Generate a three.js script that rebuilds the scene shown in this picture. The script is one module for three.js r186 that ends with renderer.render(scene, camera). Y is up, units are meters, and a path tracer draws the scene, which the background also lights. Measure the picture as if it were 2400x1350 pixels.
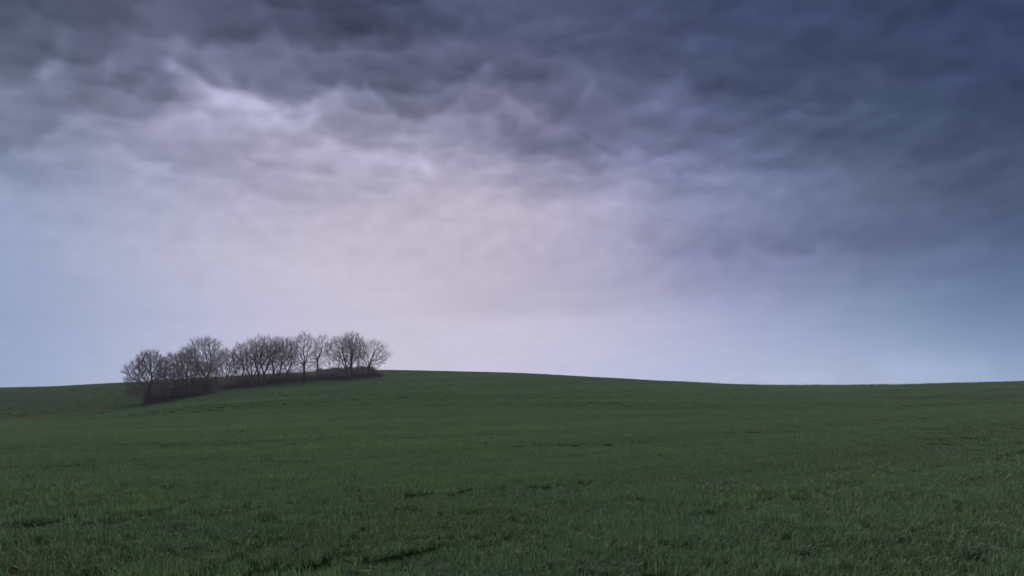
import * as THREE from 'three';

// ---------------------------------------------------------------- camera, sky, sun, exposure
const D2R = Math.PI / 180;
const scene = new THREE.Scene();
const camera = new THREE.PerspectiveCamera(38.05, 16 / 9, 0.1, 9000);
camera.position.set(0, 1.6, 0);
camera.rotation.x = 8.28 * D2R;
const renderer = new THREE.WebGLRenderer({ antialias: true });
renderer.toneMapping = THREE.LinearToneMapping;
renderer.toneMappingExposure = 3.9;   // exposed for the dim ground
const SKY_DIM = 1 / 3.9;
renderer.shadowMap.enabled = true;
renderer.shadowMap.type = THREE.PCFSoftShadowMap;

function rngOf(seed) {
  let a = seed >>> 0;
  return () => { a = (a + 0x6d2b79f5) | 0; let t = Math.imul(a ^ (a >>> 15), 1 | a); t = (t + Math.imul(t ^ (t >>> 7), 61 | t)) ^ t; return ((t ^ (t >>> 14)) >>> 0) / 4294967296; };
}
const PERM = new Uint8Array(512), GX = new Float32Array(256), GY = new Float32Array(256);
{
  const r = rngOf(77), p = [...Array(256).keys()];
  for (let i = 255; i > 0; i--) { const j = Math.floor(r() * (i + 1)); [p[i], p[j]] = [p[j], p[i]]; }
  for (let i = 0; i < 512; i++) PERM[i] = p[i & 255];
  for (let i = 0; i < 256; i++) { const a = r() * 2 * Math.PI; GX[i] = Math.cos(a); GY[i] = Math.sin(a); }
}
function noise(x, y) {                      // gradient noise, about -1 .. 1
  const xi = Math.floor(x), yi = Math.floor(y), fx = x - xi, fy = y - yi;
  const X = xi & 255, Y = yi & 255, A = PERM[X], B = PERM[X + 1];
  const a = PERM[A + Y], b = PERM[B + Y], c = PERM[A + Y + 1], d = PERM[B + Y + 1];
  const u = fx * fx * fx * (fx * (fx * 6 - 15) + 10), v = fy * fy * fy * (fy * (fy * 6 - 15) + 10);
  const n0 = GX[a] * fx + GY[a] * fy, n1 = GX[b] * (fx - 1) + GY[b] * fy;
  const n2 = GX[c] * fx + GY[c] * (fy - 1), n3 = GX[d] * (fx - 1) + GY[d] * (fy - 1);
  return 1.5 * (n0 + u * (n1 - n0) + v * (n2 - n0 + u * (n3 - n2 - n1 + n0)));
}
function fbm(x, y, oct = 4) { let s = 0, a = 0.5; for (let i = 0; i < oct; i++) { s += a * noise(x, y); x = x * 2.03 + 17.1; y = y * 2.03 - 9.7; a *= 0.5; } return s; }
const sstep = (a, b, x) => { const t = Math.min(1, Math.max(0, (x - a) / (b - a))); return t * t * (3 - 2 * t); };
const lerp = (a, b, t) => a + (b - a) * t;
const gauss = (x) => Math.exp(-x * x);

// Storm sky: colour of the air behind and between the clouds by azimuth (columns, every 8 degrees) and elevation (rows)
const SKY_EL = [2, 6, 10, 14, 18, 22, 27];
const SKY_HEX = [
  [0x92aace, 0xaeb7d8, 0xc5c4de, 0xccc8de, 0xc8c6e0, 0xbbc0e0, 0xaeb9db, 0x9fb1d3, 0x8ba3c8],
  [0x93a4c8, 0xabb3d4, 0xc1beda, 0xc8c2d8, 0xc6c0d8, 0xb7b7d6, 0x9da5cb, 0x8094b8, 0x677ea8],
  [0x96a5c9, 0xaeb2cf, 0xc1bcd3, 0xc5bcd0, 0xbdb5cd, 0xa6a4c6, 0x7f86af, 0x66759b, 0x52658a],
  [0x8995b6, 0xa1a4c3, 0xafaac5, 0xb7b0c7, 0xb6aec6, 0x9e9dc0, 0x7b85ac, 0x5c698b, 0x455474],
  [0x6d7792, 0x888aa8, 0x9896b2, 0x9290ac, 0x8786a6, 0x6e7296, 0x566184, 0x425372, 0x354566],
  [0x535d76, 0x666a88, 0x707493, 0x6a6e8d, 0x6a6c8e, 0x555e7f, 0x465375, 0x3b4a6b, 0x313e61],
  [0x4a516a, 0x4e546f, 0x494f6c, 0x454d6c, 0x4b5577, 0x424d6f, 0x3a4669, 0x344064, 0x2f3b5f],
];
// scalloped undersides of the cloud: azimuth, elevation of one cusp, of the lowest point and of the next cusp; darkness above, paleness below, reach of each in degrees
const ARCS = [
  [-22.6, 23.3, -19.6, 23.1, -16.5, 24.4, 0.34, 0.2, 1.6, 0.9], [-16.5, 24.4, -13.0, 23.9, -10.2, 25.0, 0.38, 0.24, 1.8, 1.0], [-10.2, 25.0, -8.4, 23.8, -6.7, 25.6, 0.22, 0.12, 1.4, 0.8],
  [-6.7, 25.6, -4.9, 24.8, -2.8, 26.2, 0.14, 0.1, 1.4, 0.8], [-2.8, 26.2, -0.9, 25.2, 1.9, 26.5, 0.14, 0.08, 1.4, 0.8], [-19.1, 21.7, -16.3, 19.8, -12.3, 21.6, 0.36, 0.22, 1.7, 1.4],
  [-12.3, 21.6, -11.5, 21.3, -10.7, 22.2, 0.16, 0.16, 0.8, 0.6], [-10.7, 22.1, -6.8, 19.7, -3.7, 21.0, 0.36, 0.2, 1.7, 0.8], [-3.7, 20.9, -2.7, 20.2, 0.0, 21.1, 0.16, 0.16, 0.9, 0.5],
  [-3.3, 19.8, -1.7, 17.9, 0.5, 19.5, 0.13, 0.06, 1.6, 1.0], [0.0, 21.2, 1.2, 20.7, 2.6, 21.1, 0.3, 0.18, 1.3, 0.6], [2.6, 21.0, 4.1, 20.6, 5.9, 22.0, 0.2, 0.08, 1.4, 0.9],
  [5.9, 22.0, 7.9, 20.5, 10.5, 21.0, 0.16, 0.08, 1.2, 0.8], [10.5, 21.0, 12.6, 19.7, 14.7, 20.9, 0.14, 0.1, 1.0, 0.6], [14.7, 20.9, 17.2, 19.8, 19.5, 21.0, 0.1, 0.07, 1.0, 0.6],
  [1.5, 20.0, 2.6, 19.3, 4.0, 20.1, 0.2, 0.16, 0.7, 0.5], [4.0, 19.1, 6.6, 17.4, 8.9, 17.4, 0.18, 0.2, 0.9, 0.7], [8.9, 17.4, 11.1, 16.9, 13.1, 17.8, 0.14, 0.14, 0.8, 0.6],
  [13.1, 17.8, 15.7, 18.1, 18.5, 19.2, 0.16, 0.12, 0.8, 0.7], [18.5, 19.2, 21.3, 19.2, 24.7, 20.3, 0.1, 0.06, 0.9, 0.7], [10.6, 16.2, 11.2, 15.4, 12.1, 15.9, 0.22, 0.1, 0.6, 0.4],
  [12.1, 15.9, 16.2, 15.6, 21.0, 15.2, 0.18, 0.16, 0.9, 0.8], [21.0, 15.2, 25.9, 14.8, 30.9, 15.8, 0.1, 0.06, 1.0, 0.8], [-27.3, 19.6, -25.4, 19.7, -24.4, 20.4, 0.26, 0.2, 1.2, 0.6],
  [-24.4, 19.5, -23.5, 19.1, -22.2, 20.3, 0.24, 0.14, 0.9, 0.6], [-33.7, 19.9, -31.8, 19.1, -30.4, 20.6, 0.16, 0.1, 1.5, 0.8], [-30.4, 21.1, -28.5, 20.7, -26.8, 21.5, 0.14, 0.06, 1.4, 0.8],
  [-34.3, 21.7, -32.5, 22.0, -31.0, 23.0, 0.12, 0.16, 1.2, 0.7], [-17.1, 18.2, -15.1, 17.1, -12.9, 18.8, 0.1, 0.08, 1.2, 0.7], [-13.2, 19.0, -10.8, 17.9, -7.5, 19.6, 0.14, 0.1, 1.2, 0.8],
  [-7.5, 19.0, -5.7, 16.5, -3.9, 18.2, 0.06, 0.1, 1.0, 0.8], [-26.6, 17.2, -24.4, 14.8, -21.0, 15.5, 0.07, 0.04, 1.4, 0.9], [-21.0, 15.4, -14.7, 13.4, -10.4, 14.0, 0.08, 0.05, 1.6, 0.9],
  [-10.4, 14.0, -6.0, 15.3, -0.6, 15.0, 0.05, 0.05, 1.2, 0.9], [-0.6, 16.3, 1.8, 14.3, 6.0, 14.9, 0.06, 0.06, 1.2, 0.8], [-33.2, 14.4, -30.5, 15.9, -28.0, 17.6, 0.28, 0.12, 1.6, 1.0],
  [-28.0, 17.6, -26.0, 17.3, -24.1, 18.6, 0.1, 0.06, 1.2, 0.8], [-5.0, 6.2, 1.8, 6.3, 7.0, 6.4, 0.08, 0.05, 2.4, 1.4], [7.0, 6.4, 10.5, 7.0, 14.5, 7.6, 0.07, 0.04, 2.2, 1.2],
  [8.3, 11.5, 10.6, 10.3, 16.2, 10.6, 0.12, 0.06, 1.8, 1.0], [16.2, 10.6, 18.4, 10.1, 20.5, 10.4, 0.17, 0.07, 1.6, 1.0], [20.5, 10.4, 24.6, 9.7, 28.9, 10.2, 0.15, 0.07, 1.8, 1.2],
  [28.9, 10.2, 30.7, 9.7, 34.1, 9.7, 0.08, 0.04, 1.8, 1.2],
];
// bright rifts between the lobes: from azimuth, elevation to azimuth, elevation, half width, strength
const RIFTS = [
  [-21.6, 21.2, -20.0, 20.2, 1.5, 0.24], [-20.0, 20.2, -17.4, 19.0, 1.4, 0.18], [-17.4, 19.0, -14.4, 19.4, 0.9, 0.26], [-14.4, 19.4, -12.6, 20.6, 0.6, 0.26], [-9.5, 18.4, -6.5, 17.4, 0.9, 0.16], [-21, 20.2, -13.5, 19, 2.0, 0.16], [-22.4, 23.4, -23.2, 21.6, 0.5, 0.36], [-23.2, 21.6, -25.2, 20.0, 0.4, 0.2],
  [-29.7, 22.2, -30.3, 19.6, 0.4, 0.36], [-31.8, 22.8, -30.2, 23.4, 0.35, 0.2], [-26.9, 20.9, -26.9, 20.1, 0.3, 0.22], [-14.6, 23.4, -13.6, 22.9, 0.6, 0.16],
  [-6.3, 18.2, -6.0, 16.4, 0.4, 0.16], [5.6, 22.0, 5.3, 20.8, 0.35, 0.18], [6.6, 16.9, 8.6, 17.2, 0.4, 0.2], [12.4, 19.4, 15.6, 20.9, 0.4, 0.1],
  [14.0, 21.6, 18.4, 22.4, 0.5, 0.1], [24.5, 2.5, 29, 2.3, 0.7, 0.14], [17.0, 2.0, 20.5, 2.0, 0.35, 0.09],
];
function cubic(p0, p1, p2, p3, t) { return p1 + 0.5 * t * (p2 - p0 + t * (2 * p0 - 5 * p1 + 4 * p2 - p3 + t * (3 * (p1 - p2) + p3 - p0))); }
function makeSky(W) {
  const H = W / 2, data = new Float32Array(W * H * 4), c = new THREE.Color();
  const grid = SKY_HEX.map((row) => row.map((h) => { c.setHex(h); const l = 0.25 * c.r + 0.6 * c.g + 0.15 * c.b, k = 0.14; return [c.r, c.g, c.b].map((x) => Math.log(lerp(x, l, k))); }));
  // all round the compass the sky goes on as at the frame's two sides; overhead it is the same cloud sheet
  const cols = 12, wide = grid.map((row) => {
    const l = row[0], r = row[8], out = [];
    for (let k = 0; k <= 36; k++) {              // azimuth -32 + 10 k beyond +32, to -32 + 360
      const t = sstep(0, 1, k / 36), m = 0.12 * Math.sin(Math.PI * k / 36);
      out.push(l.map((_, i) => lerp(r[i], l[i], t) + m));
    }
    return out;
  });
  const tone = (az, el, ch) => {
    let y = 0; while (y < SKY_EL.length - 2 && el > SKY_EL[y + 1]) y++;
    const v = Math.min(1.0, Math.max(-0.5, (el - SKY_EL[y]) / (SKY_EL[y + 1] - SKY_EL[y])));
    const rows = [Math.max(0, y - 1), y, y + 1, Math.min(SKY_EL.length - 1, y + 2)].map((j) => {
      if (az >= -32 && az <= 32) {
        const x = (az + 32) / 8, i = Math.min(7, Math.floor(x)), g = grid[j];
        const at = (k) => k < 0 ? wide[j][36][ch] : k > 8 ? wide[j][1][ch] : g[k][ch];
        return cubic(at(i - 1), at(i), at(i + 1), at(i + 2), x - i);
      }
      const x = ((az - 32 + 360) % 360) / 296 * 36, i = Math.min(35, Math.floor(x));
      return lerp(wide[j][i][ch], wide[j][i + 1][ch], x - i);
    });
    return cubic(rows[0], rows[1], rows[2], rows[3], v);
  };
  const rr = rngOf(5), cell = new Float32Array(1060); for (let i = 0; i < 1060; i++) cell[i] = rr();
  // rounded lobes hanging under the sheet: each dark towards its far lower edge, nearer lobes in front of farther ones
  const stack = Array.from({ length: 9 }, () => [0, 0, 0, 0, 0, 0]);
  const lobesAt = (px, pz, f, shift) => {
    const x = px * f + shift, y = pz * f, xi = Math.floor(x), yi = Math.floor(y), R = Math.sqrt(px * px + pz * pz) || 1, ux = px / R, uy = pz / R; let n = 0;
    for (let j = -1; j <= 1; j++) for (let i = -1; i <= 1; i++) {
      const h = PERM[PERM[(xi + i + 256) & 255] + ((yi + j + 256) & 255)], cx = xi + i + 0.15 + 0.7 * cell[2 * h], cy = yi + j + 0.15 + 0.7 * cell[2 * h + 1], dx = x - cx, dy = y - cy, rad = 0.62 + 0.4 * cell[2 * h + 7];
      const along = dx * ux + dy * uy, across = -dx * uy + dy * ux, q = Math.sqrt(across * across + (along > 0 ? along * along : along * along * 0.7)) / rad; if (q > 1.15) continue;
      const t = stack[n++]; t[0] = (cx - shift) * ux + cy * uy; t[1] = q; t[2] = along / rad; t[3] = cell[2 * h + 3]; t[4] = h;
    }
    for (let i = 1; i < n; i++) for (let k = i; k > 0 && stack[k][0] > stack[k - 1][0]; k--) { const t = stack[k]; stack[k] = stack[k - 1]; stack[k - 1] = t; }
    let v = 0;
    for (let i = 0; i < n; i++) { const [, q, al, amp] = stack[i], soft = 0.24 + 0.5 * cell[2 * stack[i][4] + 11], back = sstep(-0.9, 0.1, al), a = (1 - sstep(1 - soft, 1.05, q)) * lerp(0.2, 1, back); v = lerp(v, -(0.25 + 0.75 * amp) * sstep(-0.9, 0.75, al), a); }
    return v;                                     // 0 in the creases down to -1
  };
  for (let j = 0; j < H; j++) {
    const el = ((j + 0.5) / H - 0.5) * 180;
    for (let i = 0; i < W; i++) {
      const o = (j * W + i) * 4;
      let az = ((i + 0.5) / W - 0.5) * 360 + 90; if (az > 180) az -= 360;
      let r, g, b;
      const e0 = Math.max(el, 0.2);
      if (el < -1) { data[o] = 0.16 * SKY_DIM; data[o + 1] = 0.17 * SKY_DIM; data[o + 2] = 0.2 * SKY_DIM; data[o + 3] = 1; continue; }
      const k = 1 / Math.tan((e0 + 5) * D2R), px = Math.sin(az * D2R) * k, pz = Math.cos(az * D2R) * k;   // on the flat sheet of cloud
      const w1 = fbm(px * 3.1 + 3, pz * 3.1, 4), w2 = fbm(px * 3.1 - 31, pz * 3.1 + 12, 4);
      const at = Math.max(-180, Math.min(180, az + 0.8 * w1)), et = e0 + 0.9 * w2 * sstep(1, 10, e0);
      let gain = 0;
      const high = sstep(11.5, 18.5, e0 + 2 * w2), rightCalm = lerp(1, 0.7, sstep(8, 26, az) * (1 - sstep(50, 90, az)));
      const k2 = 1 / Math.tan((e0 + 20) * D2R), lx = Math.sin(az * D2R) * k2, lz = Math.cos(az * D2R) * k2;
      const lb = high > 0 ? lobesAt(lx + 0.07 * w1, lz + 0.07 * w2, 9, 0) : 0, lb2 = high > 0 ? lobesAt(lx + 0.045 * w2, lz + 0.045 * w1, 17, 40) : 0;
      gain += high * rightCalm * (0.5 * (lb + 0.4) + 0.34 * (lb2 + 0.4));
      gain += rightCalm * lerp(0.05, 0.26, high) * fbm(px * 2.6 + w2, pz * 2.6 - w1, 4);
      gain += lerp(0.03, 0.07, high) * fbm(px * 9 + 2 * w1, pz * 9 + 2 * w2, 3);
      if (Math.abs(az) < 44 && e0 < 34) {
        const q1 = noise(az * 0.33 + 5, e0 * 0.4), q2 = noise(az * 0.33 - 20, e0 * 0.4 + 9), q3 = fbm(az * 0.8, e0 * 1.0 + 30, 3), q4 = fbm(az * 0.8 + 60, e0 * 1.0, 3);
        const calm = sstep(2, 12, e0), xa = az + 0.5 * q1 + 0.5 * q3, ye = e0 + calm * (0.4 * q2 + 0.5 * q4), soft = 0.24 + 0.34 * (0.5 + 0.5 * q1);
        for (const [a0, b0, am, bm, a1, b1, dark, pale, up, dn] of ARCS) {
          if (xa < a0 - 3 || xa > a1 + 3) continue;
          const f = 0.55 + 0.17 * (a1 - a0), wgt = sstep(a0 - f, a0 + f, xa) * (1 - sstep(a1 - f, a1 + f, xa)), t = Math.max(0, Math.min(1, (xa - a0) / (a1 - a0))), m = (am - a0) / (a1 - a0);
          const base = lerp(b0, b1, t), u = t < m ? 1 - t / m : (t - m) / (1 - m), edge = base - (lerp(b0, b1, m) - bm) * (0.75 * Math.sqrt(Math.max(0, 1 - u * u)) + 0.25 * (1 - u)), s = ye - edge;
          const sf = soft * (0.45 + 0.45 * up), above = sstep(-sf, sf * 1.6, s);
          gain += wgt * (above > 0 ? -1.7 * dark * above * Math.exp(-Math.max(0, s) / up) : 0) + 0.65 * wgt * pale * (1 - above) * Math.exp(Math.min(0, s) / dn);
        }
        for (const [a0, b0, a1, b1, w, k] of RIFTS) {
          const dx = a1 - a0, dy = b1 - b0, x = xa - a0, y = ye - b0, t = Math.max(0, Math.min(1, (x * dx + y * dy) / (dx * dx + dy * dy)));
          const d2 = ((x - t * dx) ** 2 + (y - t * dy) ** 2) / (w * w * 1.5);
          if (d2 < 7) gain += 0.75 * k * Math.exp(-d2);
        }
        gain += sstep(4, 13, e0) * (0.1 * q3 + lerp(0.06, 0.2, sstep(2, 12, az)) * fbm(az * 0.22 + e0 * 0.3, e0 * 0.75 - az * 0.3, 5));
      }
      const mult = Math.exp(gain) * SKY_DIM, warm = 1 + 0.06 * gain;
      r = Math.exp(tone(at, et, 0)) * mult * warm; g = Math.exp(tone(at, et, 1)) * mult; b = Math.exp(tone(at, et, 2)) * mult / warm;
      data[o] = r; data[o + 1] = g; data[o + 2] = b; data[o + 3] = 1;
    }
  }
  const t = new THREE.DataTexture(data, W, H, THREE.RGBAFormat, THREE.FloatType);
  t.mapping = THREE.EquirectangularReflectionMapping; t.magFilter = THREE.LinearFilter; t.minFilter = THREE.LinearFilter; t.needsUpdate = true;
  return t;
}
const skyTexture = makeSky(3072);
scene.background = skyTexture;
scene.environment = skyTexture;

// the sun stands behind the thin part of the cloud, left of the view's middle: a wide soft glow
const sun = new THREE.DirectionalLight(new THREE.Color(1.0, 0.95, 0.9), 1.5);
sun.position.set(Math.sin(-9 * D2R) * Math.cos(37 * D2R) * 400, Math.sin(37 * D2R) * 400, -Math.cos(-9 * D2R) * Math.cos(37 * D2R) * 400);
sun.castShadow = true;
sun.shadow.radius = 80;
sun.shadow.mapSize.set(2048, 2048);
Object.assign(sun.shadow.camera, { left: -220, right: 220, top: 260, bottom: -260, near: 1, far: 1400 });
scene.add(sun, sun.target);

// ---------------------------------------------------------------- helpers
const taken = {};
function numbered(name) { const n = taken[name] = (taken[name] ?? -1) + 1; return n ? `${name}_${String(n).padStart(3, '0')}` : name; }
function tag(o, label, category, group, kind) { o.userData.label = label; o.userData.category = category; if (group) o.userData.group = group; if (kind) o.userData.kind = kind; return o; }
function polar(azDeg, d) { return [Math.sin(azDeg * D2R) * d, -Math.cos(azDeg * D2R) * d]; }
const shade = (m) => { m.castShadow = true; m.receiveShadow = true; return m; };

// ---------------------------------------------------------------- terrain: surveyed heights [distance, height] along bearings
const SURVEY = [
  [-40.7, [8, 0.3], [16, 0.3], [31, 0.35], [52, 0.4], [90, 0.23], [150, -0.34], [190, -0.20], [230, 1.60], [290, 4.35], [350, 7.18]],
  [-31.2, [8, 0.2], [17, 0.2], [33, 0.20], [58, 0.07], [110, -0.51], [155, -0.92], [185, -0.77], [228, 1.59], [290, 5.32], [350, 9.10]],
  [-23.8, [8, 0.15], [17, 0.14], [34, 0.13], [60, 0.17], [110, 0.24], [160, 1.01], [215, 2.38], [265, 5.85], [310, 9.00], [350, 11.89]],
  [-16.9, [8, 0.1], [17, 0.07], [34, 0.11], [60, 0.40], [105, 1.20], [155, 2.93], [205, 5.53], [250, 8.08], [295, 11.52], [340, 14.84]],
  [-8.7, [8, 0.06], [17, 0.02], [34, 0.10], [58, 0.45], [102, 1.50], [152, 3.70], [205, 6.88], [265, 11.21], [297, 14.00], [330, 16.70]],
  [0.0, [8, 0.05], [17, 0.01], [34, 0.08], [58, 0.44], [100, 1.60], [150, 3.85], [205, 7.26], [255, 10.95], [310, 14.85]],
  [8.7, [8, 0.06], [17, 0.02], [34, 0.10], [58, 0.45], [100, 1.55], [150, 3.60], [205, 6.48], [260, 9.60], [310, 12.22]],
  [16.9, [8, 0.1], [17, 0.07], [34, 0.14], [57, 0.51], [100, 1.50], [150, 3.18], [205, 5.53], [255, 7.84], [300, 9.66]],
  [24.5, [8, 0.15], [17, 0.12], [34, 0.21], [56, 0.63], [98, 1.55], [148, 3.22], [200, 5.43], [250, 7.64], [290, 9.14]],
  [31.3, [8, 0.2], [17, 0.2], [33, 0.36], [54, 0.81], [95, 1.68], [145, 3.46], [190, 5.51], [235, 7.54], [270, 9.07]],
  [40.8, [8, 0.25], [17, 0.3], [32, 0.5], [52, 1.01], [90, 1.94], [138, 3.59], [185, 5.46], [225, 7.33], [260, 8.72]],
];
const PTS = [[0, 0, 0], [-25, 12, 0.3], [0, 25, -0.1], [25, 12, 0.2], [-60, 40, 0.2], [60, 40, 0.3], [0, 80, -1], [-90, 0, 0.8], [90, 0, 1.2]];
for (const [az, ...list] of SURVEY) {
  for (const [d, h] of list) { const [x, z] = polar(az, d); PTS.push([x, z, h]); }
  const [d, h] = list[list.length - 1];
  for (const [more, drop] of [[60, 0.8], [130, 6], [220, 14]]) { const [x, z] = polar(az, d + more); PTS.push([x, z, h - drop]); }
}
const tps = (() => {                        // thin-plate spline through the survey points
  const n = PTS.length, N = n + 3, A = Array.from({ length: N }, () => new Float64Array(N + 1)), S = 100;
  const U = (r2) => r2 < 1e-12 ? 0 : r2 * Math.log(r2) * 0.5;
  for (let i = 0; i < n; i++) {
    for (let j = 0; j < n; j++) A[i][j] = U(((PTS[i][0] - PTS[j][0]) ** 2 + (PTS[i][1] - PTS[j][1]) ** 2) / (S * S)) + (i === j ? 0.004 : 0);
    const row = [1, PTS[i][0] / S, PTS[i][1] / S];
    row.forEach((v, k) => { A[i][n + k] = v; A[n + k][i] = v; });
    A[i][N] = PTS[i][2];
  }
  for (let k = 0; k < N; k++) {
    let p = k; for (let i = k + 1; i < N; i++) if (Math.abs(A[i][k]) > Math.abs(A[p][k])) p = i;
    [A[k], A[p]] = [A[p], A[k]];
    for (let i = k + 1; i < N; i++) { const f = A[i][k] / A[k][k]; if (f) for (let j = k; j <= N; j++) A[i][j] -= f * A[k][j]; }
  }
  const w = new Float64Array(N);
  for (let k = N - 1; k >= 0; k--) { let s = A[k][N]; for (let j = k + 1; j < N; j++) s -= A[k][j] * w[j]; w[k] = s / A[k][k]; }
  return (x, z) => { let s = w[n] + w[n + 1] * x / S + w[n + 2] * z / S; for (let i = 0; i < n; i++) s += w[i] * U(((x - PTS[i][0]) ** 2 + (z - PTS[i][1]) ** 2) / (S * S)); return s; };
})();
const BANK = polar(-11.3, 294), BANK_DIR = [Math.cos(-20 * D2R), Math.sin(-20 * D2R)];
function bankAt(x, z) {                     // the old earth bank behind the copse, 0 .. 1
  const dx = x - BANK[0], dz = z - BANK[1], u = dx * BANK_DIR[0] + dz * BANK_DIR[1], v = -dx * BANK_DIR[1] + dz * BANK_DIR[0];
  return gauss(v / 4.5) * (1 - sstep(8, 13.5, Math.abs(u + 0.6 * noise(u * 0.3, 3))));
}
// field margin running from the hollow on the left up to the copse and along its near side
const MARGIN = [[-44, 178], [-37, 180], [-31.2, 185], [-27, 198], [-23.8, 213], [-21, 228], [-18, 243], [-15, 250], [-12, 259], [-9.3, 267], [-8.2, 276]].map(([a, d]) => polar(a, d));
function marginDist(x, z) {                 // signed: negative on the near field's side
  let best = 1e9, sgn = 1;
  for (let i = 0; i < MARGIN.length - 1; i++) {
    const [ax, az] = MARGIN[i], [bx, bz] = MARGIN[i + 1], dx = bx - ax, dz = bz - az, t = Math.max(0, Math.min(1, ((x - ax) * dx + (z - az) * dz) / (dx * dx + dz * dz)));
    const px = x - ax - t * dx, pz = z - az - t * dz, d = px * px + pz * pz;
    if (d < best) { best = d; sgn = dx * (z - az) - dz * (x - ax) > 0 ? -1 : 1; }
  }
  return Math.sqrt(best) * sgn;
}
const COPSE = [[-23.6, 216], [-22, 223], [-19, 237], [-15, 248], [-12, 259], [-9.3, 267], [-8.9, 280], [-9.2, 300], [-13, 300], [-16, 284], [-18.5, 280], [-20.5, 268], [-22.3, 245], [-23.3, 228]].map(([a, d]) => polar(a, d));
function inCopse(x, z) { let c = false; for (let i = 0, j = COPSE.length - 1; i < COPSE.length; j = i++) { const [xi, zi] = COPSE[i], [xj, zj] = COPSE[j]; if ((zi > z) !== (zj > z) && x < (xj - xi) * (z - zi) / (zj - zi) + xi) c = !c; } return c; }
// wheel tracks of the drill, all running the same way over the field; distance across them is (away - right) / sqrt 2
const TRACKS = [[9.9, 0.35, 0.8], [16.6, 0.3, 0.75], [18.9, 0.2, 0.3], [31.3, 0.35, 0.9], [33.9, 0.3, 0.5], [47, 0.3, 0.6], [49.5, 0.3, 0.4], [66, 0.35, 0.8], [69, 0.35, 0.6], [92, 0.4, 0.8], [95, 0.4, 0.8], [126, 0.45, 0.8], [129, 0.45, 0.8], [165, 0.5, 0.8], [168, 0.5, 0.8], [208, 0.5, 0.8], [211, 0.5, 0.8], [255, 0.5, 0.8], [258, 0.5, 0.8]];
function trackAt(x, z) {
  const c = -z - x + 0.35 * noise(x * 0.15, z * 0.15) + 0.12 * noise(x * 0.7, z * 0.7), along = x - z; let s = 0;
  for (const [at, w, k] of TRACKS) { const d = (c - at) / (1.41 * w); if (d > -2.5 && d < 2.5) s = Math.max(s, k * gauss(d) * lerp(0.35, 1, sstep(-0.4, 0.3, noise(along * 0.13 + at, at * 3.1)))); }
  return s;
}
function heightAt(x, z) {
  const d = Math.hypot(x, z);
  let h = d < 900 ? tps(x, z) : 0;
  h = lerp(h, -14, sstep(430, 800, d));
  h += 0.07 * fbm(x * 0.22, z * 0.22, 3) + 0.25 * sstep(30, 120, d) * noise(x * 0.045 + 8, z * 0.045);
  h -= 0.13 * trackAt(x, z);
  if (d > 240 && d < 340) h += 1.7 * bankAt(x, z);
  return h;
}

// ---------------------------------------------------------------- ground sheet
{
  const rings = [0], AZ = 520; for (let r = 0.5; r < 1250; r *= 1.0225) rings.push(r);
  const pos = [], col = [], uv = [], idx = [];
  for (const r of rings) for (let k = 0; k <= AZ; k++) {
    const s = k / AZ * 2 - 1, a = (0.42 * s + 0.58 * s * s * s) * 180, [x, z] = polar(a, r), h = heightAt(x, z);
    pos.push(x, h, z); uv.push(x / 2.4, z / 2.4);
    let cr = 0.014, cg = 0.024, cb = 0.01;                       // soil and low leaf between the grass
    const b = r > 240 && r < 340 ? bankAt(x, z) : 0, w = r > 180 && r < 330 && inCopse(x, z) ? 1 : 0, v = 0.85 + 0.3 * fbm(x * 0.5, z * 0.5, 3);
    if (w) { cr = 0.024; cg = 0.02; cb = 0.016; }
    if (b > 0.05) { const t = sstep(0.05, 0.3, b); cr = lerp(cr, 0.07, t); cg = lerp(cg, 0.045, t); cb = lerp(cb, 0.028, t); }
    col.push(cr * v, cg * v, cb * v);
  }
  for (let j = 0; j < rings.length - 1; j++) for (let k = 0; k < AZ; k++) { const a = j * (AZ + 1) + k, b = a + AZ + 1; idx.push(a, a + 1, b, a + 1, b + 1, b); }
  const g = new THREE.BufferGeometry();
  g.setAttribute('position', new THREE.Float32BufferAttribute(pos, 3)); g.setAttribute('color', new THREE.Float32BufferAttribute(col, 3)); g.setAttribute('uv', new THREE.Float32BufferAttribute(uv, 2));
  g.setIndex(idx); g.computeVertexNormals();
  const n = 512, px = new Uint8Array(n * n * 4), r = rngOf(9);
  for (let i = 0; i < n * n; i++) { const x = i % n, y = Math.floor(i / n), v = 150 + 70 * fbm(x * 0.06, y * 0.06, 4) + 60 * (r() - 0.5); px[4 * i] = px[4 * i + 1] = px[4 * i + 2] = Math.max(40, Math.min(255, v)); px[4 * i + 3] = 255; }
  const grain = new THREE.DataTexture(px, n, n); grain.wrapS = grain.wrapT = THREE.RepeatWrapping; grain.magFilter = THREE.LinearFilter; grain.needsUpdate = true;
  const m = new THREE.MeshPhysicalMaterial({ vertexColors: true, roughness: 1, specularIntensity: 0, bumpMap: grain, bumpScale: 0.03 });
  const ground = shade(new THREE.Mesh(g, m)); ground.name = 'ground'; ground.userData.kind = 'structure';
  scene.add(ground);
}

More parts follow.
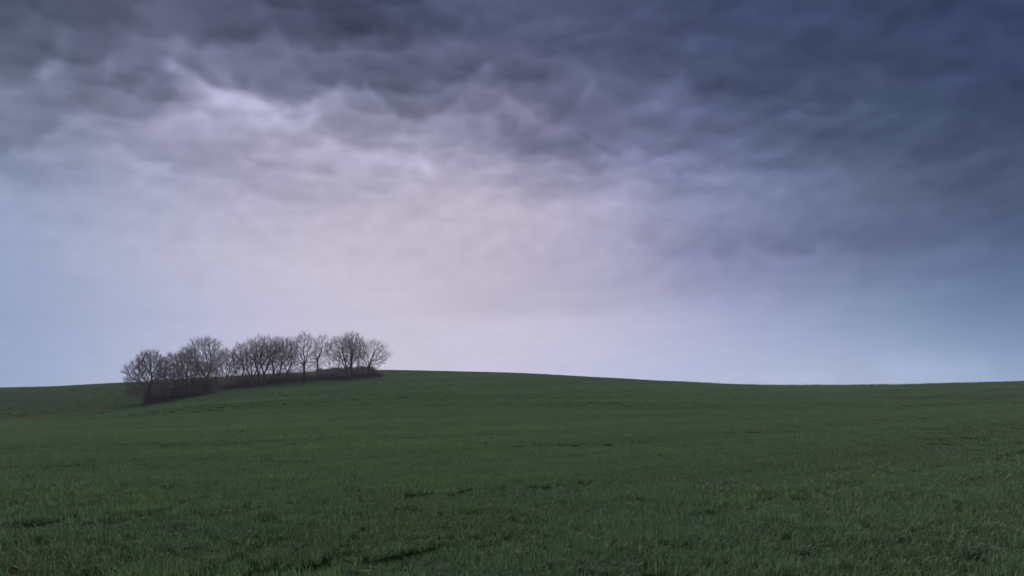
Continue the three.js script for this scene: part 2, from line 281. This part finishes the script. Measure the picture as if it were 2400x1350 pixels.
// ---------------------------------------------------------------- grass: patches of separate blades, laid over the whole field
function bladePatch(seed, size, count, hMin, hMax, wide, segs, hues, perTuft = 12, spread = 0.035) {   // blades stand in tufts, each leaning out of its tuft
  const r = rngOf(seed), pos = [], col = [], idx = [], nor = []; let tx = 0, tz = 0, ts = 1, hue = hues[0];
  for (let i = 0; i < count; i++) {
    if (i % perTuft === 0) { tx = (r() - 0.5) * size * 1.1; tz = (r() - 0.5) * size * 1.1; ts = 0.75 + 0.5 * r(); hue = hues[Math.floor(r() * hues.length)]; }
    const ta = r() * 6.283, tr = spread * Math.sqrt(r()), x = tx + Math.cos(ta) * tr, z = tz + Math.sin(ta) * tr, tall = r() < 0.04 ? 1.35 : 1, h = ts * (hMin + (hMax - hMin) * Math.sqrt(r())) * tall, a = ta + (r() - 0.5) * 1.6, lean = 0.15 + 0.85 * r() * r() + (r() < 0.15 ? 0.5 : 0), w = wide * (0.6 + 0.7 * r());
    const fx = Math.cos(a), fz = Math.sin(a), face = a + 1.57 + (r() - 0.5) * 0.9, sx = Math.cos(face), sz = Math.sin(face), b0 = pos.length / 3;
    const v = 0.55 + 0.85 * r(); if (r() < 0.25) hue = hues[Math.floor(r() * hues.length)];
    for (let s = 0; s <= segs; s++) {
      const t = s / segs, bend = lean * t * t, y = h * t * (1 - 0.25 * bend) - 0.01, ox = x + fx * h * bend, oz = z + fz * h * bend, hw = s === segs ? 0 : w * 0.5 * (1 - 0.55 * t * t);
      const ny = 0.25 + 0.8 * t * lean, nx = -sz, nz = sx;
      if (s === segs) { pos.push(ox, y, oz); nor.push(nx, ny, nz); col.push(hue[0] * v, hue[1] * v, hue[2] * v); }
      else for (const q of [-1, 1]) { pos.push(ox + q * sx * hw, y, oz + q * sz * hw); nor.push(nx + q * 0.3 * sx, ny, nz + q * 0.3 * sz); col.push(hue[0] * v, hue[1] * v, hue[2] * v); }
    }
    for (let s = 0; s < segs; s++) { const p = b0 + 2 * s; if (s === segs - 1) idx.push(p, p + 1, p + 2); else idx.push(p, p + 1, p + 2, p + 1, p + 3, p + 2); }
  }
  const g = new THREE.BufferGeometry();
  g.setAttribute('position', new THREE.Float32BufferAttribute(pos, 3)); g.setAttribute('normal', new THREE.Float32BufferAttribute(nor, 3)); g.setAttribute('color', new THREE.Float32BufferAttribute(col, 3)); g.setIndex(idx);
  return g;
}
const GREEN = [[0.06, 0.114, 0.041], [0.066, 0.12, 0.044], [0.054, 0.105, 0.042], [0.069, 0.12, 0.056], [0.062, 0.112, 0.058], [0.07, 0.118, 0.046], [0.058, 0.11, 0.048]];
const DRYISH = [...GREEN, ...GREEN, [0.1, 0.125, 0.065]];
const grassMaterial = new THREE.MeshPhysicalMaterial({ vertexColors: true, roughness: 0.95, specularIntensity: 0.45, clearcoat: 0.5, clearcoatRoughness: 0.38, transmission: 0.5, thickness: 0, side: THREE.DoubleSide });
const grass = new THREE.Group(); grass.name = 'grass'; tag(grass, 'short dark green grass covering the rolling field', 'grass', null, 'stuff'); scene.add(grass);
function layGrass(name, variants, cell, near, far, half, seed, parent, material, pick) {
  const r = rngOf(seed), lists = variants.map(() => []), M = new THREE.Matrix4(), Q = new THREE.Quaternion(), E = new THREE.Euler(), P = new THREE.Vector3(), S = new THREE.Vector3(), C = new THREE.Color();
  const X = far * Math.sin(Math.min(half, 90) * D2R);
  for (let x = -X; x <= X; x += cell) for (let z = -far; z <= 2; z += cell) {
    const jx = x + (r() - 0.5) * cell * 0.6, jz = z + (r() - 0.5) * cell * 0.6, d = Math.hypot(jx, jz), turn = r(), pickV = r(), u = r();
    if (d < near + (u - 0.5) * cell * 3 * (near > 1) || d >= far + (u - 0.5) * cell * 3 || Math.abs(Math.atan2(jx, -jz)) > half * D2R) continue;
    const how = pick(jx, jz, d, r); if (!how) continue;
    const [scale, hScale, cr, cg, cb] = how;
    const e = cell * 0.5, sx = (heightAt(jx + e, jz) - heightAt(jx - e, jz)) / (2 * e), sz = (heightAt(jx, jz + e) - heightAt(jx, jz - e)) / (2 * e);
    E.set(Math.atan(sz), 0, -Math.atan(sx)); Q.setFromEuler(E).multiply(new THREE.Quaternion().setFromAxisAngle(new THREE.Vector3(0, 1, 0), turn * 6.283));
    M.compose(P.set(jx, heightAt(jx, jz), jz), Q, S.set(scale, scale * hScale, scale));
    lists[Math.floor(pickV * variants.length)].push([M.clone(), C.setRGB(cr, cg, cb).clone()]);
  }
  lists.forEach((list, i) => {
    if (!list.length) return;
    const m = shade(new THREE.InstancedMesh(variants[i], material, list.length)); m.name = numbered(name); m.userData.kind = 'stuff';
    list.forEach(([a, c], k) => { m.setMatrixAt(k, a); m.setColorAt(k, c); });
    parent.add(m);
  });
  return lists.reduce((s, l) => s + l.length, 0);
}
function fieldPick(x, z, d, r) {
  if (d > 170) { const m = marginDist(x, z); if (d > 205 && inCopse(x, z)) return null; if (Math.abs(m) < 1.6 && x < -30) return null; if (d > 280 && bankAt(x, z) > 0.12) return null; }
  const t = trackAt(x, z), n1 = fbm(x * 0.16, z * 0.16, 4), n2 = fbm(x * 0.6 + 40, z * 0.6, 3), n3 = fbm(x * 0.025 + 9, z * 0.025 - 4, 3), n4 = noise(x * 1.7 + 3, z * 1.7), across = (-z - x) * 0.707, along = (x - z) * 0.707, n5 = 1.2 * fbm(across * 0.8 + 0.4 * n1, along * 0.03, 3) + 0.6 * noise(across * 0.16 + 5, along * 0.012);
  const h = Math.max(0.6, 1 + 0.35 * n1 + 0.35 * n2 + 0.3 * n4 + 0.3 * n5) * (1 - 0.3 * t);
  const tint = fbm(x * 0.33 + 70, z * 0.33, 4), beyondTone = d > 170 && x < -40 && marginDist(x, z) > 0 ? 0.84 : 1, v = beyondTone * (1 + 0.2 * n2 + 0.2 * n3 + 0.12 * n4 + 0.2 * n5);   // grass colour is darker beyond the margin
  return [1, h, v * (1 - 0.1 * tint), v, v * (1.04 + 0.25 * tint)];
}
let grassCount = 0;
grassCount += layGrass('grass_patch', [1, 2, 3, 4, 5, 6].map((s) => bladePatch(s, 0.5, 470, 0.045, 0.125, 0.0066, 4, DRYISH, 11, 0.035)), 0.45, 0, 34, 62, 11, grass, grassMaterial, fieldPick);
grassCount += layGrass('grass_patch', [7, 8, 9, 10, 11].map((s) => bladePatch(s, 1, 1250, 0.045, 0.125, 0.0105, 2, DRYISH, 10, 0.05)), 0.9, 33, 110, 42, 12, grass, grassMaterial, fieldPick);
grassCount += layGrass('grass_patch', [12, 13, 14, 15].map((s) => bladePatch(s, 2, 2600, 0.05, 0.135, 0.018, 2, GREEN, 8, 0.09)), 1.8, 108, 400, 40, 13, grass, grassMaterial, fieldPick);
console.log('grass patches', grassCount);

// rough pale grass left standing along the field margin
const marginGrass = new THREE.Group(); marginGrass.name = 'margin_grass'; tag(marginGrass, 'rough uncut straw coloured grass along the field margin and the copse foot', 'grass', null, 'stuff'); scene.add(marginGrass);
const STRAW = [[0.11, 0.11, 0.06], [0.08, 0.1, 0.045], [0.12, 0.115, 0.065], [0.06, 0.095, 0.04], [0.055, 0.09, 0.04]];
layGrass('margin_tuft', [21, 22, 23].map((s) => bladePatch(s, 1.4, 420, 0.2, 0.5, 0.014, 2, STRAW)), 1.1, 150, 320, 42, 14, marginGrass, grassMaterial, (x, z, d, r) => {
  const m = marginDist(x, z); if (x > -30 || Math.abs(m + 0.5 * noise(x * 0.2, z * 0.2)) > 1.7) return null;
  return [1, 0.7 + 0.6 * r(), 1, 1, 1];
});
// a strip of taller uncut grass follows the ridge beyond the field
const ridgeGrass = new THREE.Group(); ridgeGrass.name = 'ridge_grass'; tag(ridgeGrass, 'strip of taller uncut grass along the ridge against the sky', 'grass', null, 'stuff'); scene.add(ridgeGrass);
layGrass('ridge_tuft', [41, 42, 43].map((s) => bladePatch(s, 1.4, 500, 0.25, 0.62, 0.02, 2, GREEN)), 1.0, 270, 345, 36, 16, ridgeGrass, grassMaterial, (x, z, d, r) => {
  const az = Math.atan2(x, -z) / D2R, at = 322 - Math.max(0, az - 12) * 1.7; if (az < 5 || Math.abs(d - at) > 3) return null;
  return [1, (0.5 + 0.7 * r()) * sstep(5, 12, az), 1, 1, 1];
});
// dead bracken on the bank and leaf litter stems in the copse
const bracken = new THREE.Group(); bracken.name = 'dead_bracken'; tag(bracken, 'rust brown dead bracken on the low bank behind the copse', 'bracken', null, 'stuff'); scene.add(bracken);
const RUST = [[0.11, 0.06, 0.034], [0.085, 0.05, 0.03], [0.13, 0.085, 0.05], [0.06, 0.042, 0.028]];
layGrass('bracken_clump', [31, 32, 33].map((s) => bladePatch(s, 1.2, 160, 0.15, 0.55, 0.05, 2, RUST)), 0.9, 270, 320, 30, 15, bracken, grassMaterial, (x, z, d, r) => bankAt(x, z) < 0.1 ? null : [1, 0.6 + 0.8 * r(), 1, 1, 1]);

// ---------------------------------------------------------------- leafless trees
const barkPixels = (() => {
  const n = 256, px = new Uint8Array(n * n * 4);
  for (let i = 0; i < n * n; i++) { const x = i % n, y = Math.floor(i / n), v = 0.72 + 0.3 * fbm(x * 0.12, y * 0.02, 4) + 0.18 * noise(x * 0.5, y * 0.09); px[4 * i] = Math.min(255, 255 * v); px[4 * i + 1] = Math.min(255, 250 * v); px[4 * i + 2] = Math.min(255, 240 * v); px[4 * i + 3] = 255; }
  const t = new THREE.DataTexture(px, n, n); t.wrapS = t.wrapT = THREE.RepeatWrapping; t.magFilter = THREE.LinearFilter; t.colorSpace = THREE.SRGBColorSpace; t.needsUpdate = true; return t;
})();
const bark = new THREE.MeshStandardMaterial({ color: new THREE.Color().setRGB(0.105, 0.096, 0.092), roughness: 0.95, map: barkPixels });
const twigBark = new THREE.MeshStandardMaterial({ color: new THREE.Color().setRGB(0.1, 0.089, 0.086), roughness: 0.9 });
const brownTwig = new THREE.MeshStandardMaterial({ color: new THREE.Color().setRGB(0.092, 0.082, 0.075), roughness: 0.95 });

class Wood {                                // collects tubes and spikes
  constructor() { this.pos = []; this.nor = []; this.uv = []; this.idx = []; }
  tube(pts, radii, sides) {
    const T = new THREE.Vector3(), A = new THREE.Vector3(), B = new THREE.Vector3(), base = this.pos.length / 3;
    for (let i = 0; i < pts.length; i++) {
      T.subVectors(pts[Math.min(i + 1, pts.length - 1)], pts[Math.max(i - 1, 0)]).normalize();
      A.set(0.13, 0.2, 1).cross(T); if (A.lengthSq() < 1e-4) A.set(1, 0, 0).cross(T); A.normalize(); B.crossVectors(T, A);
      for (let k = 0; k <= sides; k++) {
        const a = k / sides * 6.28319, c = Math.cos(a), s = Math.sin(a), nx = A.x * c + B.x * s, ny = A.y * c + B.y * s, nz = A.z * c + B.z * s, r = radii[i];
        this.pos.push(pts[i].x + nx * r, pts[i].y + ny * r, pts[i].z + nz * r); this.nor.push(nx, ny, nz); this.uv.push(k / sides, pts[i].y * 0.5 + i * 0.1);
      }
    }
    for (let i = 0; i < pts.length - 1; i++) for (let k = 0; k < sides; k++) { const a = base + i * (sides + 1) + k, b = a + sides + 1; this.idx.push(a, a + 1, b, a + 1, b + 1, b); }
  }
  spike(p, q, r) {                          // thin three-sided twig from p to q
    const dx = q.x - p.x, dy = q.y - p.y, dz = q.z - p.z; let ax = -dz, az = dx; const l = Math.hypot(ax, az) || 1; ax /= l; az /= l; if (Math.abs(dx) + Math.abs(dz) < 1e-4) { ax = 1; az = 0; }
    const bx = dy * az, by = dz * ax - dx * az, bz = -dy * ax, m = Math.hypot(bx, by, bz) || 1, base = this.pos.length / 3;
    for (let k = 0; k < 3; k++) { const a = k * 2.0944, c = Math.cos(a), s = Math.sin(a) / m, nx = ax * c + bx * s, ny = by * s, nz = az * c + bz * s; this.pos.push(p.x + nx * r, p.y + ny * r, p.z + nz * r); this.nor.push(nx, ny, nz); this.uv.push(k / 3, 0); }
    this.pos.push(q.x, q.y, q.z); this.nor.push(0, 1, 0); this.uv.push(0.5, 1);
    this.idx.push(base, base + 1, base + 3, base + 1, base + 2, base + 3, base + 2, base, base + 3);
  }
  mesh(name, material, parent) {
    const g = new THREE.BufferGeometry();
    g.setAttribute('position', new THREE.Float32BufferAttribute(this.pos, 3)); g.setAttribute('normal', new THREE.Float32BufferAttribute(this.nor, 3)); g.setAttribute('uv', new THREE.Float32BufferAttribute(this.uv, 2)); g.setIndex(this.idx);
    const m = shade(new THREE.Mesh(g, material)); m.name = name; parent.add(m); return m;
  }
}
// o: h height, l / r crown edges, cb crown bottom, rad trunk radius, fork height, n attractors, twig density, stems
function growTree(o, seed) {
  const R = rngOf(seed), V = (x, y, z) => new THREE.Vector3(x, y, z);
  if (o.h > 9) o.h -= 1.0;
  const cx = (o.l + o.r) / 2, rx = (o.r - o.l) / 2 * 1.1, rz = Math.max(2, rx * 0.9), cb = o.cb, ch = o.h - cb, step = o.h > 9 ? 0.42 : 0.32;
  const nodes = [], kids = [], add = (p, parent) => { nodes.push({ p, parent, r: 0 }); kids.push([]); if (parent >= 0) kids[parent].push(nodes.length - 1); return nodes.length - 1; };
  const tips = [];
  for (let s = 0; s < (o.stems ?? 1); s++) {
    const a = R() * 6.28, out = s ? 0.5 + 0.3 * R() : 0; let p = V(Math.cos(a) * out, -0.25, Math.sin(a) * out * 0.8), at = add(p.clone(), -1);
    const fork = o.fork ?? Math.max(1.6, Math.min(cb, o.h * 0.26) * (0.8 + 0.3 * R())), lx = (o.lean ?? 0) + (R() - 0.5) * 0.14 + (s ? Math.cos(a) * 0.25 : 0), lz = (R() - 0.5) * 0.12; let k = 0;
    while (p.y < fork) { k++; p = p.clone().add(V(lx + 0.16 * noise(k * 0.35, seed), 1, lz + 0.16 * noise(k * 0.35 + 50, seed)).normalize().multiplyScalar(step)); at = add(p, at); }
    const limbs = o.limbs ?? (o.rad < 0.15 ? 0 : s ? 2 : 4), a0 = R() * 6.283, spread = o.spread ?? 0.62;
    for (let m = 0; m < limbs; m++) {                     // main limbs fan up out of the fork
      const b = a0 + m / limbs * 6.283 + (R() - 0.5) * 0.8, k0 = spread * (0.45 + 0.75 * R()), L = o.h * (0.12 + 0.14 * R()); let q = at, v = V(Math.cos(b) * k0 + 0.5 * lx + cx * 0.05, 1, Math.sin(b) * k0 * 0.8).normalize(), from = nodes[Math.max(0, at - Math.floor(R() * Math.min(5, k - 3)))];
      q = nodes.indexOf(from);
      for (let l = 0; l < L; l += step) { v.add(V((R() - 0.5) * 0.28, 0.03, (R() - 0.5) * 0.28)).normalize(); q = add(nodes[q].p.clone().addScaledVector(v, step), q); }
    }
    tips.push(at);
  }
  const att = [];
  const lump = seed * 1.7;
  while (att.length < o.n * 1.8) {
    const t = R(), a = R() * 6.283, prof = t < 0.38 ? lerp(o.low ?? 0.4, 1, sstep(0, 0.38, t)) : Math.sqrt(Math.max(0, 1 - ((t - 0.38) / 0.62) ** 2.2)), q = Math.pow(R(), 0.45);
    const edge = prof * q * (1 + 0.2 * noise(a * 1.3 + lump, t * 3 + lump) + 0.14 * noise(a * 3.1 - lump, t * 6)), x = cx * sstep(-0.1, 0.5, t) + Math.cos(a) * edge * rx, z = Math.sin(a) * edge * rz;
    att.push({ p: V(x, cb + t * ch * (1 - 0.16 * Math.abs(noise(a * 1.6 + lump, q * 3))), z), n: -1, d: 1e9 });
  }
  let from = 0, alive = att;
  const kill = o.kill ?? 0.58, reach = 30;
  for (let it = 0; it < 120 && alive.length; it++) {
    for (const a of alive) for (let i = from; i < nodes.length; i++) { if (kids[i].length && nodes[i].p.y < Math.min(cb * 0.55, o.h * 0.16)) continue; const d = a.p.distanceToSquared(nodes[i].p); if (d < a.d) { a.d = d; a.n = i; } }
    from = nodes.length;
    alive = alive.filter((a) => a.d > kill * kill);
    const pull = new Map();
    for (const a of alive) { if (a.n < 0 || a.d > reach * reach) continue; const v = pull.get(a.n) ?? V(0, 0, 0); v.add(a.p.clone().sub(nodes[a.n].p).normalize()); pull.set(a.n, v); }
    if (!pull.size) break;
    for (const [i, v] of pull) {
      if (kids[i].length > 3) continue;
      v.normalize(); const par = nodes[i].parent; if (par >= 0) v.addScaledVector(nodes[i].p.clone().sub(nodes[par].p).normalize(), 0.75);
      v.add(V((R() - 0.5) * 0.55, 0.12 + (R() - 0.5) * 0.45, (R() - 0.5) * 0.55)).normalize();
      add(nodes[i].p.clone().addScaledVector(v, step), i);
    }
    if (nodes.length > 9000) break;
  }
  const E = 2.3, tip = 0.02;
  for (let i = nodes.length - 1; i >= 0; i--) { const n = nodes[i]; n.r = kids[i].length ? Math.pow(kids[i].reduce((s, k) => s + Math.pow(nodes[k].r, E), 0) + 1e-6, 1 / E) : tip; }
  const scale = o.rad / Math.max(...nodes.filter((n) => n.parent < 0).map((n) => n.r));
  for (const n of nodes) { const k = sstep(0.02, 0.1, n.r); n.r *= lerp(1, scale, k); n.r = Math.max(n.r, 0.016); if (n.p.y < 0.6) n.r *= 1 + 0.45 * (0.6 - n.p.y); }
  const trunkWoods = [], crown = new Wood(), twigs = new Wood();
  const chain = (start, parent) => {
    const list = parent >= 0 ? [parent, start] : [start]; let at = start;
    const side = [];
    while (kids[at].length) { const s = [...kids[at]].sort((a, b) => nodes[b].r - nodes[a].r); at = s[0]; list.push(at); for (const k of s.slice(1)) side.push([k, list[list.length - 2]]); }
    const pts = list.map((i) => nodes[i].p), rad = list.map((i, k) => (k === 0 && parent >= 0 ? Math.min(nodes[i].r, nodes[start].r * 1.15) : nodes[i].r));
    if (parent < 0) {
      let cut = rad.findIndex((v, k) => v < o.rad * 0.3 && k > 3); if (cut < 0) cut = rad.length - 1;
      const w = new Wood(); w.tube(pts.slice(0, cut + 1), rad.slice(0, cut + 1), 9); trunkWoods.push(w);
      if (cut < pts.length - 2) crown.tube(pts.slice(cut), rad.slice(cut), 4);
    } else crown.tube(pts, rad, rad[0] > 0.09 ? 6 : rad[0] > 0.04 ? 4 : 3);
    for (const [k, p] of side) chain(k, p);
  };
  nodes.forEach((n, i) => { if (n.parent < 0) chain(i, -1); });
  const mid = V(cx * 0.5, cb + ch * 0.25, 0), dir = V(), q = V(), e = V(), u = V();
  nodes.forEach((n, i) => {
    if (n.parent < 0 || n.r > 0.05 || n.p.y < cb * 0.5) return;
    const end = !kids[i].length, count = Math.floor((end ? 3.4 : 1.1) * o.twig + R());
    for (let k = 0; k < count; k++) {
      dir.subVectors(n.p, nodes[n.parent].p).normalize().multiplyScalar(end ? 1.1 : 0.5); u.subVectors(n.p, mid).normalize();
      dir.addScaledVector(u, 0.55).add(V((R() - 0.5) * 1.5, 0.25 + (R() - 0.5) * 1.2, (R() - 0.5) * 1.5)).normalize();
      const len = 0.5 + 1.0 * R(); q.copy(n.p).addScaledVector(dir, len);
      twigs.spike(n.p, q, 0.021);
      for (let s = 0; s < 3; s++) {
        const t = 0.25 + 0.6 * R(); u.copy(n.p).lerp(q, t); e.copy(dir).multiplyScalar(0.9).add(V((R() - 0.5) * 1.5, 0.2 + (R() - 0.5), (R() - 0.5) * 1.5)).normalize();
        twigs.spike(u, e.multiplyScalar(len * (0.3 + 0.4 * R())).add(u), 0.015);
      }
    }
  });
  return { trunkWoods, crown, twigs };
}
let treeTriangles = 0;
function plantTree(name, az, d, o, seed, label, group) {
  const t = new THREE.Group(); t.name = numbered(name); const [x, z] = polar(az, d); t.position.set(x, heightAt(x, z), z); t.rotation.y = -az * D2R; scene.add(t);
  const w = growTree(o, seed);
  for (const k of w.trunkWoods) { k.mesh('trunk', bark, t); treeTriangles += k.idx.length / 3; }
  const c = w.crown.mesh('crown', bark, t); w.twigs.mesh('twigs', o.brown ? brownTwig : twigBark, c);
  treeTriangles += (w.crown.idx.length + w.twigs.idx.length) / 3;
  return tag(t, label, 'tree', group);
}
const GROUP = 'bare trees of the copse';
// bearing, distance, height, crown edges left and right of the trunk, crown bottom, trunk radius, extras, label
const TREES = [
  [-23.36, 217, 13.4, -4.7, 4.2, 2.2, 0.35, { n: 1500, twig: 2.0, low: 0.95, fork: 3.6 }, 'broad round bare tree standing lowest on the slope at the hollow end of the copse'],
  [-21.98, 224, 12.3, -3.8, 3.2, 1.6, 0.24, { n: 1000, twig: 1.8, low: 0.9, brown: 1, stems: 2 }, 'dense twiggy small tree beside the broad round tree at the hollow end'],
  [-21.17, 230, 13.4, -3.8, 3.4, 1.4, 0.26, { n: 1100, twig: 1.8, low: 0.85, brown: 1, stems: 2 }, 'dense twiggy tree in front of the tall domed tree, second from the hollow end'],
  [-20.28, 235, 9.4, -2.9, 4.3, 0.4, 0.2, { n: 1000, twig: 1.8, low: 1, brown: 1, stems: 3 }, 'low thicket-like tree branching from the ground under the tall domed tree'],
  [-19.90, 246, 15.6, -7.1, 4.2, 5.2, 0.38, { n: 1250, twig: 1.1, low: 0.5 }, 'tall domed tree with a fan of fine branches behind the low thicket'],
  [-18.76, 262, 11.7, -4.7, 4.3, 2.9, 0.26, { n: 900, twig: 1.2, stems: 2 }, 'lower two-stemmed tree in the gap beside the tall domed tree'],
  [-17.89, 255, 13.6, -3.4, 2.2, 1.8, 0.24, { n: 600, twig: 1.6, low: 0.8, brown: 1 }, 'narrow dark tree with side twigs all down its trunk'],
  [-17.20, 258, 14.6, -3.9, 2.9, 2.9, 0.33, { n: 750, twig: 1.2 }, 'slender crowded tree next to the narrow dark twiggy one'],
  [-16.89, 256, 15.4, -3.1, 3.4, 4.2, 0.28, { n: 700, twig: 1.2, lean: 0.05 }, 'highest of the crowded slender trees in the middle of the copse'],
  [-16.35, 256, 14.9, -3.1, 3.6, 4.4, 0.35, { n: 700, twig: 1.1, lean: -0.12 }, 'thick crowded tree leaning downhill in the middle of the copse'],
  [-15.95, 258, 14.7, -2.9, 4.1, 3.8, 0.26, { n: 700, twig: 1.1, lean: 0.14 }, 'crowded tree leaning uphill away from its thick leaning neighbour'],
  [-15.52, 256, 14.5, -2.7, 4.0, 3.8, 0.26, { n: 650, twig: 1.0 }, 'upright crowded tree beside the one that leans uphill'],
  [-15.03, 256, 14.3, -2.5, 3.4, 3.9, 0.27, { n: 620, twig: 1.0, lean: 0.06 }, 'last of the crowded slender trees before the stout straight one'],
  [-13.91, 257, 15.5, -4.4, 3.6, 3.0, 0.32, { n: 950, twig: 1.0, low: 0.9, fork: 5.2 }, 'stout straight tree with a clear trunk and low side branches'],
  [-13.06, 266, 14.8, -2.2, 4.0, 4.2, 0.26, { n: 560, twig: 0.8, fork: 6.5 }, 'narrow tall tree with one side limb, beside the stout straight one'],
  [-12.31, 272, 6.6, -1.7, 1.7, 3.3, 0.1, { n: 110, twig: 0.8 }, 'thin short sapling in the widest gap of the copse'],
  [-11.73, 272, 8.6, -1.8, 2.1, 3.5, 0.11, { n: 140, twig: 0.8 }, 'thin taller sapling under the big spreading crown'],
  [-11.17, 266, 14.2, -6.6, 2.8, 4.2, 0.32, { n: 850, twig: 1.0, lean: -0.06 }, 'big tree spreading over the two saplings'],
  [-10.81, 267, 15.5, -3.9, 3.5, 5.4, 0.36, { n: 850, twig: 1.0 }, 'tallest tree of the copse in the clump of three trunks'],
  [-10.44, 270, 13.6, -1.9, 2.9, 4.1, 0.2, { n: 420, twig: 0.9, lean: 0.08 }, 'thinnest trunk in the clump with the tallest tree'],
  [-9.74, 273, 13.0, -3.3, 6.8, 2.6, 0.33, { n: 800, twig: 0.65, fork: 2.6, low: 0.5 }, 'low-forked tree at the hilltop end with long limbs reaching over the open field'],
];
TREES.forEach(([az, d, h, l, r, cb, rad, more, label], i) => plantTree('bare_tree', az, d, { h, l, r, cb, rad, ...more }, 101 + i * 13, label, GROUP));

// ---------------------------------------------------------------- shrubs of the understorey
function growShrub(w, h, stems, seed) {
  const R = rngOf(seed), V = (x, y, z) => new THREE.Vector3(x, y, z), stem = new Wood(), twig = new Wood();
  for (let s = 0; s < stems; s++) {
    const a = R() * 6.283, out = Math.sqrt(R()), reach = out * w * 0.5, top = h * (0.55 + 0.5 * R()) * Math.sqrt(1 - 0.65 * out * out), pts = [], b = V(Math.cos(a) * reach * 0.45, -0.1, Math.sin(a) * reach * 0.4), n = 7;
    for (let k = 0; k <= n; k++) { const t = k / n; pts.push(V(b.x + Math.cos(a) * reach * 0.55 * t * t + 0.12 * (R() - 0.5), -0.1 + (top + 0.1) * t, b.z + Math.sin(a) * reach * 0.5 * t * t + 0.12 * (R() - 0.5))); }
    stem.tube(pts, pts.map((_, k) => 0.03 * (1 - 0.8 * k / n)), 4);
    for (let k = 1; k <= n; k++) for (let m = 0; m < 5; m++) {
      const d = V((R() - 0.5) * 2, R() * 1.3 - 0.25, (R() - 0.5) * 2).normalize(), L = 0.35 + 0.75 * R(), p = pts[k].clone().lerp(pts[k - 1], R()), q = p.clone().addScaledVector(d, L); if (q.y < 0.05) q.y = 0.05;
      twig.spike(p, q, 0.014);
      for (let j = 0; j < 3; j++) { const u = p.clone().lerp(q, 0.3 + 0.6 * R()), v = V((R() - 0.5) * 2, R() * 1.4 - 0.4, (R() - 0.5) * 2).normalize().multiplyScalar(0.2 + 0.4 * R()).add(u); twig.spike(u, v, 0.01); }
    }
  }
  return { stem, twig };
}
function plantShrub(name, az, d, w, h, stems, seed, label, group) {
  const t = new THREE.Group(); t.name = numbered(name); const [x, z] = polar(az, d); t.position.set(x, heightAt(x, z), z); scene.add(t);
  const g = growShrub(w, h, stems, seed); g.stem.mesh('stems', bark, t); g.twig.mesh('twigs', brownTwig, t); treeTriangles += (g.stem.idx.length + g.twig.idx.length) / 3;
  return tag(t, label, 'shrub', group);
}
const rs = rngOf(4242);
// along the near foot of the copse, bearing and distance following its edge
for (let i = 0; i < 17; i++) { const az = -19.6 + i * 0.63, d = lerp(242, 269, i / 16) + rs() * 5 - 1; plantShrub('understorey_shrub', az, d, 4.0 + rs() * 2.6, (i < 11 ? 2.6 : 1.9) + 1.9 * rs(), 56, 900 + i, 'tangled leafless shrub in the dark row along the near foot of the copse', 'shrubs along the near foot of the copse'); }
for (let i = 0; i < 12; i++) { const az = -20.2 + i * 0.72, d = lerp(254, 282, i / 11) + rs() * 4; plantShrub('understorey_shrub', az, d, 5 + rs() * 2, (i < 8 ? 2.8 : 1.5) + 1.5 * rs(), 56, 950 + i, 'tangled leafless shrub deep among the trunks of the copse', 'shrubs among the trunks of the copse'); }
for (let i = 0; i < 9; i++) plantShrub('understorey_shrub', -23.1 + i * 0.42, 219.5 + i * 2.6 + rs() * 4, 3.6 + 2.4 * rs(), 2.4 + 2.6 * rs(), 56, 980 + i, 'bushy leafless shrub under the dense twiggy trees at the hollow end', 'shrubs under the trees at the hollow end');
plantShrub('upright_shrub', -23.42, 216.2, 2.6, 4.2, 26, 995, 'upright dark shrub wrapped round the trunk of the lowest broad tree', null);
plantShrub('edge_shrub', -9.0, 270, 3.4, 2.2, 30, 996, 'small rounded shrub at the hilltop end of the copse beside the open field', null);
plantShrub('edge_shrub', -8.75, 277, 2.6, 1.6, 22, 997, 'smallest shrub past the hilltop end, behind the rounded one', null);
for (let i = 0; i < 8; i++) plantShrub('bank_shrub', -12.9 + i * 0.47, 295 + (i % 2) * 1.5, 3.4, 1.1 + 0.4 * rs(), 24, 1000 + i, 'low dark scrub bush on top of the rust brown bank', 'scrub on the bank');
console.log('wood triangles', treeTriangles);

scene.fog = new THREE.FogExp2(0xd8dcec, 0.00017);

// ---------------------------------------------------------------- stakes at the field margin
function stake(az, d, h, turn, label) {
  const g = new THREE.CylinderGeometry(0.05, 0.065, h, 8, 4), p = g.attributes.position, [x, z] = polar(az, d);
  for (let i = 0; i < p.count; i++) p.setXYZ(i, p.getX(i) + 0.02 * noise(p.getY(i) * 2 + az, 1), p.getY(i) + h / 2 - 0.15, p.getZ(i) + 0.015 * noise(p.getY(i) * 2, az));
  g.computeVertexNormals();
  const m = shade(new THREE.Mesh(g, new THREE.MeshStandardMaterial({ color: new THREE.Color().setRGB(0.2, 0.18, 0.155), roughness: 0.9, map: barkPixels })));
  m.name = numbered('wooden_stake'); m.position.set(x, heightAt(x, z), z); m.rotation.set(0.04, turn, 0.05); scene.add(m);
  tag(m, label, 'stake');
}
stake(-9.93, 262.5, 1.3, 0.4, 'pale wooden stake in the grass before the low-forked hilltop tree');
stake(-20.27, 230.5, 1.3, 2.1, 'pale wooden stake at the foot of the low thicket-like tree');

renderer.render(scene, camera);
